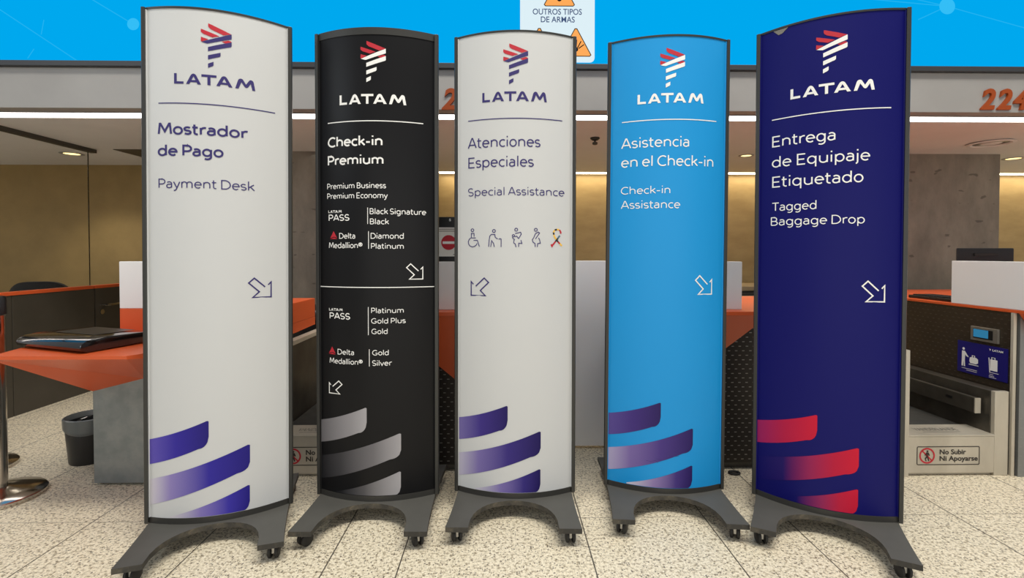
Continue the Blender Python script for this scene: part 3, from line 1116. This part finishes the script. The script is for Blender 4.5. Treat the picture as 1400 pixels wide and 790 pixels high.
def arc_panel(z0, z1, half, off, th, sgn=1, n=36):
    b = MB()
    us = [-half + 2 * half * k / n for k in range(n + 1)]
    o = []
    for u in us:
        for y in (ly(u) - off, ly(u) - off + th):
            for z in (z0, z1):
                b.v.append((u * sgn, y * sgn, z))
    for k in range(n):
        i, j = 4 * k, 4 * k + 4
        for f in ((i, j, j + 1, i + 1), (i + 2, i + 3, j + 3, j + 2), (i, i + 2, j + 2, j), (i + 1, j + 1, j + 3, i + 3)):
            b.f.append(f); b.m.append(0)
    b.f += [(0, 1, 3, 2), (4 * n, 4 * n + 2, 4 * n + 3, 4 * n + 1)]
    b.m += [0, 0]
    return b


def base_outline():
    c = []
    # front edge with its arch, right waist, back edge with its arch, left waist
    def q(p0, p1, p2, n=10):
        return [tuple((1 - t) ** 2 * a + 2 * t * (1 - t) * b_ + t * t * d for a, b_, d in zip(p0, p1, p2)) for t in [k / n for k in range(1, n)]]
    front = [(-.267, -.305), (-.178, -.305)]
    front += [(-.178 * math.cos(math.pi * k / 18) * (1 if True else 1), -.305 + .215 * math.sin(math.pi * k / 18) ** .75) for k in range(1, 18)]
    front += [(.178, -.305), (.267, -.305)]
    right = q((.267, -.305), (.243, 0), (.267, .305))
    pts = front + right
    return pts + [(-x, -y) for x, y in pts]


EMB = {'r': [[(300, 115), (588, 228), (490, 258), (335, 197), (305, 172), (298, 150)],
             [(207, 200), (440, 279), (350, 306), (240, 270), (212, 250), (205, 235)],
             [(207, 312), (302, 338), (225, 376), (205, 372)],
             [(466, 349), (550, 320), (578, 326), (590, 338), (514, 368)]],
       'b': [[(590, 228), (590, 298), (290, 400), (262, 396), (208, 380), (225, 377)],
             [(590, 338), (590, 398), (578, 410), (295, 505), (295, 446)],
             [(452, 507), (452, 552), (440, 567), (295, 620), (295, 560)],
             [(364, 644), (364, 694), (352, 708), (295, 735), (295, 676)]]}


def eu(p):
    return (-.051 + (p[0] - 205) * .000278, 2.0505 - (p[1] - 115) * .0002796)


LET = [([(205, 145), (238, 145), (238, 33), (322, 33), (322, 0), (205, 0)], None),
       ([(352, 0), (404, 112), (414, 130), (428, 143), (442, 147), (456, 143), (470, 130), (480, 112), (532, 0), (492, 0), (480, 27), (404, 27), (392, 0)], [(418, 57), (467, 57), (443, 110)]),
       ([(537, 145), (715, 145), (715, 112), (644, 112), (644, 0), (608, 0), (608, 112), (537, 112)], None),
       ([(712, 0), (764, 112), (774, 130), (788, 143), (804, 147), (820, 143), (834, 130), (844, 112), (902, 0), (860, 0), (846, 27), (766, 27), (752, 0)], [(780, 57), (832, 57), (806, 110)]),
       ([(934, 0), (966, 118), (976, 136), (992, 146), (1010, 146), (1024, 136), (1060, 72), (1098, 136), (1110, 146), (1128, 146), (1142, 136), (1150, 118), (1170, 0), (1134, 0), (1116, 92), (1084, 36), (1072, 26), (1056, 26), (1044, 36), (1006, 96), (972, 0)], None)]


def wordmark(art, x0, z0, x1, cap, mi=0):
    k = (x1 - x0) / (1170 - 205)
    h = cap / 146
    f = lambda p: (x0 + (p[0] - 205) * k, z0 + p[1] * h)
    for o, hole in LET:
        art.poly([f(p) for p in o], [[f(p) for p in hole]] if hole else (), mi)


ARROW = [(.722, .535), (.258, .98), (.017, .747), (.473, .303), (.19, .03), (.98, .03), (.983, .778), (.859, .636)]


def arrow(art, x0, x1, z0, z1, flip=False, w=.0052):
    art.stroke([((x1 - p[0] * (x1 - x0)) if flip else (x0 + p[0] * (x1 - x0)), z0 + p[1] * (z1 - z0)) for p in ARROW], w)


def stripe_cols(kind):
    # returns columns (u, z bottom, z top)
    ul, zl, zlb, ur, zr, side, uc, zc = {'a': (-.2535, .414, .315, -.030, .490, .425, -.066, .378),
                                         'b': (-.2535, .255, .153, .1145, .375, .300, .070, .263),
                                         'c': (-.172, .112, .000, .1135, .209, .140, .084, .104)}[kind]
    out = []
    n = 44
    for k in range(n + 1):
        u = ul + (ur - ul) * (k / n) ** .8
        s = (u - ul) / (ur - ul)
        zt = zl + (zr - zl) * s - .020 * s * (1 - s)
        rr = .009
        if u > ur - rr:
            zt -= rr * .55 * (1 - math.sqrt(max(0, 1 - ((u - ur + rr) / rr) ** 2)))
        if u <= uc:
            q = (u - ul) / (uc - ul)
            zb_ = zlb + (zc - zlb) * q - .016 * q * (1 - q)
        else:
            q = (u - uc) / (ur - uc)
            zb_ = side - (side - zc) * math.sqrt(max(0, 1 - q * q)) if q < 1 else side
        zb_ = max(zb_, HB + .002)
        zt = max(zt, zb_ + .0002)
        out.append((u, zb_, zt))
    return out


def gradient_ink(name, stops, rough=.42):
    m = mat(name, stops[-1][1], rough, 0, .2)
    sx = m.node_tree.nodes.new('ShaderNodeSeparateXYZ')
    lk(m, coords(m), sx.inputs[0])
    mr = m.node_tree.nodes.new('ShaderNodeMapRange')
    mr.inputs[1].default_value = -.2535
    mr.inputs[2].default_value = .1145
    lk(m, sx.outputs[0], mr.inputs[0])
    base_in(m, ramp(m, mr.outputs[0], [((u + .2535) / .368, c) for u, c in stops]))
    return m


def make_sign(label, pose, face, ink, lines, rule_z, stripes, top_band=.008, extra=None):
    x, y, th, lean = pose
    t = thing('totem_sign', label, 'sign', (x, y, 0), 'rolling totem signs', (0, lean, th), (0, 0, 0))
    ht = TOTAL - top_band
    panel = arc_panel(HB, ht, W / 2, 0, .005).build('front_panel', face, t, smooth=True)
    arc_panel(HB, ht, W / 2, 0, .005, -1).build('back_panel', face, t, smooth=True)
    for s in (-1, 1):
        r = MB().prism([(s * .2545, -.013), (s * .268, -.010), (s * .2705, -.004), (s * .2705, .004), (s * .268, .010), (s * .2545, .013)][::s], .0825, TOTAL - .002)
        r.build('side_rail', M['frame'], t, bevel=.0015)
    MB().prism(lens(.2545, .003), TOTAL - top_band, TOTAL).build('top_cap', M['frame'], t)
    MB().prism(lens(.2545, .003), .082, HB).build('bottom_trim', M['trim'], t)
    base = MB().prism(base_outline(), .062, .082, 0, 1).build('base_board', [M['base'], M['base_edge']], t)
    for cx in (-.226, .226):
        for cy in (-.262, .262):
            an = R(random.uniform(-35, 35))
            ca, sa = math.cos(an), math.sin(an)

            def pl(p, cx=cx, cy=cy, ca=ca, sa=sa):
                return Vector((cx + p.x * ca - p.y * sa, cy + p.x * sa + p.y * ca, p.z))
            c = MB().box(-.026, .026, -.026, .026, .058, .0618).box(-.0045, .0045, -.004, .026, .022, .058).box(-.020, .020, -.014, .012, .050, .058).move(pl).build('caster', M['zinc'], t)
            w = MB()
            for k in (-1, 1):
                o = len(w.v)
                w.lathe([(0, .0055), (.021, .0055), (.0262, .008), (.0262, .016), (.021, .0195), (0, .0195)], 0, 0, 0, 24)
                for i in range(o, len(w.v)):
                    q = w.v[i]
                    w.v[i] = (k * q[2], .010 + q[1], .0266 + q[0])
            w.move(pl).build('wheel', M['rubber'], c, smooth=True)
    # print: emblem and wordmark
    a = Art()
    for p in EMB['r']:
        a.poly([eu(q) for q in p], mi=0)
    for p in EMB['b']:
        a.poly([eu(q) for q in p], mi=1)
    a.build('emblem', [M['ink_red'], ink], panel, on_panel(.0012), .012)
    a = Art()
    wm = lines[0]
    wordmark(a, wm[1], wm[2], wm[3], wm[4])
    a.build('wordmark', ink, panel, on_panel(.0012), .012)
    Art().rect(-.207, .207, rule_z - .002, rule_z + .002, 0, 30).build('rule_line', ink, panel, on_panel(.0012))
    for nm, ls in (('heading', lines[1]), ('subheading', lines[2])):
        for body, u0, z, u1, cap, wt in ls:
            a = Art()
            sign_text(a, body, u0, z, u1, cap, wt)
            a.build(nm, ink, panel, on_panel(.0012), .02)
    for k, m in zip('abc', stripes):
        s = Art()
        cols = stripe_cols(k)
        for u, z0, z1 in cols:
            s.v += [(u, z0), (u, z1)]
        for i in range(len(cols) - 1):
            s.f.append((2 * i, 2 * i + 2, 2 * i + 3, 2 * i + 1)); s.m.append(0)
        s.build('printed_stripe', m, panel, on_panel(.0010))
    for kind, x0, x1, z0, z1 in (extra or {}).get('arrows', ()):
        s = Art()
        arrow(s, x0, x1, z0, z1, kind == 'sw', .0052 if x1 - x0 > .075 else .0042)
        s.build('arrow', ink, panel, on_panel(.0012))
    return t, panel


g = gradient_ink
P1 = (213, 212, 206)
make_sign('tall white sign reading Mostrador de Pago, leftmost in the row', (-1.1627, 2.0554, .3024, .0056), M['print_white'], M['ink_purple'],
          [('', -.1475, 1.8095, .1375, .0408),
           [('Mostrador', -.2104, 1.6115, .1140, .0470, 0.165), ('de Pago', -.2109, 1.5285, .0264, .0455, 0.165)],
           [('Payment Desk', -.2086, 1.404, .1348, .0375, 0.105)]], 1.7345,
          [g('stripe_indigo_top', [(-.2535, (96, 84, 176)), (-.15, (52, 42, 150)), (-.03, (34, 26, 112))]),
           g('stripe_indigo_mid', [(-.2535, (206, 202, 208)), (-.17, (138, 126, 184)), (-.03, (50, 42, 150)), (.11, (34, 26, 120))]),
           g('stripe_indigo_low', [(-.16, (204, 200, 206)), (-.06, (128, 116, 182)), (.04, (54, 46, 160)), (.11, (34, 26, 126))])],
          extra={'arrows': [('se', .1105, .1925, .9690, 1.0520)]})

BL = [('Premium Business', -.2120, 1.4280, .0558, .0250, 0.125), ('Premium Economy', -.2120, 1.3855, .0626, .0250, 0.125),
      ('PASS', -.2050, 1.2904, -.1037, .0285, 0.15), ('Black Signature', -.0135, 1.3175, .2183, .0255, 0.125), ('Black', -.0128, 1.2745, .0680, .0250, 0.125),
      ('Delta', -.1527, 1.2134, -.0780, .0250, 0.125), ('Medallion\u00ae', -.2045, 1.1725, -.0455, .0255, 0.125), ('Diamond', -.0098, 1.2130, .1274, .0252, 0.125), ('Platinum', -.0087, 1.1700, .1273, .0244, 0.125),
      ('PASS', -.2025, .8652, -.1023, .0282, 0.15), ('Platinum', -.0087, .8945, .1267, .0235, 0.125), ('Gold Plus', -.0089, .8500, .1346, .0235, 0.125), ('Gold', -.0078, .8050, .0604, .0235, 0.125),
      ('Delta', -.1629, .7122, -.0854, .0242, 0.125), ('Medallion\u00ae', -.2037, .6712, -.0465, .0245, 0.125), ('Gold', -.0049, .7134, .0647, .0235, 0.125), ('Silver', -.0051, .6685, .0788, .0240, 0.125)]
_, pn = make_sign('black sign reading Check-in Premium, second in the row', (-.5573, 2.2063, -.0132, .0018), M['print_black'], M['ink_white'],
                  [('', -.1476, 1.7858, .1389, .0418),
                   [('Check-in', -.2076, 1.6078, .0414, .0449, 0.16), ('Premium', -.2081, 1.5295, .0452, .0430, 0.16)], BL], 1.714,
                  [g('stripe_silver_top', [(-.2535, (104, 102, 106)), (-.1, (142, 140, 144)), (-.03, (164, 162, 166))]),
                   g('stripe_silver_mid', [(-.2535, (31, 31, 34)), (-.15, (62, 61, 64)), (.0, (110, 108, 112)), (.11, (160, 158, 162))]),
                   g('stripe_silver_low', [(-.15, (31, 31, 34)), (-.04, (84, 83, 86)), (.11, (164, 162, 166))])],
                  .030, {'arrows': [('se', .1375, .2055, 1.0373, 1.1070), ('sw', -.2072, -.1410, .5380, .5975)]})
a = Art()
wordmark(a, -.2066, 1.3257, -.1401, .0112)
a.build('small_wordmark', M['ink_white'], pn, on_panel(.0012))
a = Art()
wordmark(a, -.2053, .9010, -.1376, .0112)
a.build('small_wordmark', M['ink_white'], pn, on_panel(.0012))
for u, z0, z1 in ((-.0225, 1.276, 1.346), (-.0190, 1.170, 1.245), (-.0212, .801, .921), (-.0175, .666, .740)):
    Art().rect(u - .0014, u + .0014, z0, z1).build('divider_bar', M['ink_white'], pn, on_panel(.0012))
Art().rect(-.2535, .2535, 1.0030, 1.0068, 0, 30).build('divider_line', M['ink_white'], pn, on_panel(.0012))
for u, z in ((-.180, 1.2128), (-.190, .7105)):
    a = Art()
    a.poly([(u - .017, z + .004), (u, z + .034), (u + .002, z + .010)], mi=0)
    a.poly([(u, z + .034), (u + .017, z + .004), (u + .002, z + .010)], mi=0)
    a.poly([(u - .017, z), (u + .002, z + .007), (u + .017, z)], mi=0)
    a.build('delta_triangle', M['ink_red'], pn, on_panel(.0012))

_, pn = make_sign('white sign reading Atenciones Especiales with a row of small pictograms, third in the row', (.0507, 2.2209, -.0367, .0013), M['print_white'], M['ink_purple'],
                  [('', -.1424, 1.8050, .1377, .0417),
                   [('Atenciones', -.2084, 1.6090, .1106, .0475, 0.11), ('Especiales', -.2060, 1.5237, .0815, .0470, 0.11)],
                   [('Special Assistance', -.2071, 1.4008, .2176, .0360, 0.105)]], 1.7315,
                  [g('stripe_violet_top', [(-.2535, (118, 108, 168)), (-.15, (62, 48, 130)), (-.03, (32, 22, 88))]),
                   g('stripe_violet_mid', [(-.2535, (190, 186, 204)), (-.16, (120, 108, 168)), (-.03, (56, 44, 122)), (.11, (30, 20, 84))]),
                   g('stripe_violet_low', [(-.16, (196, 192, 206)), (-.06, (120, 108, 170)), (.04, (50, 40, 120)), (.11, (30, 20, 86))])],
                  .008, {'arrows': [('sw', -.1945, -.1130, .9630, 1.0445)]})
K = .000346


def pu(x, y):
    return (-.2047 + (x - 100) * K, 1.2634 - (y - 60) * K)


def pst(paths, rings, name, mi=0):
    a = Art()
    for p in paths:
        a.stroke([pu(*q) for q in p], .0034)
    for cx, cy, r in rings:
        a.ring(*pu(cx, cy), r * K, .0034, 20)
    a.build(name, M['ink_purple'], pn, on_panel(.0012))


pst([[(172, 175), (172, 132), (136, 132), (136, 190), (195, 190)], [(165, 220), (215, 220), (242, 300)],
     [(128, 190), (108, 208), (95, 235), (100, 268), (118, 292), (150, 304), (182, 296), (205, 276), (212, 258)]], [(151, 92, 18)], 'wheelchair_pictogram')
pst([[(362, 305), (368, 220), (376, 170), (395, 148), (440, 148), (446, 185), (478, 206)], [(388, 305), (400, 225), (425, 262), (434, 305)],
     [(490, 210), (505, 200), (520, 205), (520, 305)]], [(429, 105, 18)], 'elderly_pictogram')
pst([[(695, 138), (765, 122), (772, 145), (740, 200), (715, 170), (690, 178)], [(680, 228), (678, 255), (698, 268), (708, 308)],
     [(768, 220), (780, 262), (742, 258), (738, 305)], [(690, 205), (680, 228)], [(660, 185), (680, 210)]], [(709, 90, 18), (674, 165, 14)], 'parent_with_baby_pictogram')
pst([[(950, 205), (1002, 130), (985, 118), (950, 138), (930, 185), (910, 215), (920, 245), (945, 262), (948, 305)],
     [(990, 190), (1002, 215), (1012, 258), (978, 262), (974, 305)]], [(955, 90, 18)], 'pregnant_pictogram')
a = Art()
rib = [((1185, 150), (1180, 120), 3), ((1180, 120), (1195, 92), 1), ((1195, 92), (1225, 82), 3), ((1225, 82), (1252, 84), 1), ((1255, 88), (1272, 105), 0), ((1272, 105), (1274, 135), 0),
       ((1262, 160), (1235, 195), 2), ((1235, 195), (1205, 235), 3), ((1205, 235), (1185, 262), 0), ((1185, 262), (1160, 290), 0), ((1150, 270), (1165, 305), 0),
       ((1185, 150), (1195, 180), 1), ((1195, 180), (1215, 205), 4), ((1215, 205), (1240, 240), 3), ((1240, 240), (1262, 262), 0), ((1262, 262), (1290, 290), 1)]
for p, q, mi in rib:
    a.stroke([pu(*p), pu(*q)], .0070, mi=mi)
a.build('ribbon_pictogram', [M['ink_red'], M['ink_yellow'], M['ink_bluegrey'], M['ink_dark'], M['ink_yellow']], pn, on_panel(.0012))

_, pn = make_sign('light blue sign reading Asistencia en el Check-in, fourth in the row', (.7323, 2.2526, -.0887, .0066), M['print_blue'], M['ink_white'],
                  [('', -.1435, 1.8115, .1429, .0422),
                   [('Asistencia', -.2094, 1.6185, .0790, .0470, 0.11), ('en el Check-in', -.2085, 1.5345, .1945, .0475, 0.11)],
                   [('Check-in', -.2086, 1.4140, -.0014, .0345, 0.105), ('Assistance', -.2079, 1.3490, .0428, .0365, 0.105)]], 1.7385,
                  [g('stripe_plum_top', [(-.2535, (92, 78, 150)), (-.15, (66, 48, 122)), (-.03, (42, 28, 88))]),
                   g('stripe_plum_mid', [(-.2535, (178, 170, 204)), (-.16, (122, 104, 164)), (-.03, (74, 56, 128)), (.11, (44, 30, 94))]),
                   g('stripe_plum_low', [(-.16, (206, 200, 216)), (-.06, (140, 122, 172)), (.04, (66, 50, 122)), (.11, (42, 28, 92))])],
                  .008, {'arrows': [('se', .1154, .1965, .9675, 1.0545)]})
a = Art()
for p in ([(-.09, .225), (-.07, .222), (-.05, .229), (-.04, .218)], [(-.05, .236), (-.02, .232), (.01, .246), (.05, .252)], [(-.01, .262), (.02, .258), (.05, .268)]):
    a.stroke(p, .0012)
a.build('scratch_marks', M['ink_purple'], pn, on_panel(.0013))

_, pn = make_sign('dark navy sign reading Entrega de Equipaje Etiquetado, rightmost in the row', (1.3463, 2.0534, -.494, .0014), M['print_navy'], M['ink_white'],
          [('', -.1392, 1.7935, .1499, .0420),
           [('Entrega', -.2050, 1.6043, .0194, .0470, 0.11), ('de Equipaje', -.2053, 1.5170, .1379, .0465, 0.11), ('Etiquetado', -.2033, 1.4320, .1161, .0470, 0.11)],
           [('Tagged', -.2040, 1.3310, -.0427, .0365, 0.105), ('Baggage Drop', -.2068, 1.2690, .1229, .0365, 0.105)]], 1.7215,
          [g('stripe_red_top', [(-.2535, (150, 34, 96)), (-.15, (176, 24, 68)), (-.03, (198, 24, 54))]),
           g('stripe_red_mid', [(-.2535, (8, 9, 94)), (-.15, (30, 14, 95)), (-.05, (150, 34, 84)), (.03, (182, 24, 60)), (.11, (198, 24, 52))]),
           g('stripe_red_low', [(-.10, (8, 9, 94)), (-.01, (140, 34, 86)), (.05, (182, 24, 60)), (.11, (196, 24, 54))])],
          extra={'arrows': [('se', .1165, .1955, .9570, 1.0425)]})
Art().poly([(-.205, 2.0985), (-.150, 2.0985), (-.172, 2.079), (-.186, 2.077)]).build('peeled_corner', M['ink_grey'], pn, on_panel(.0014), .012)
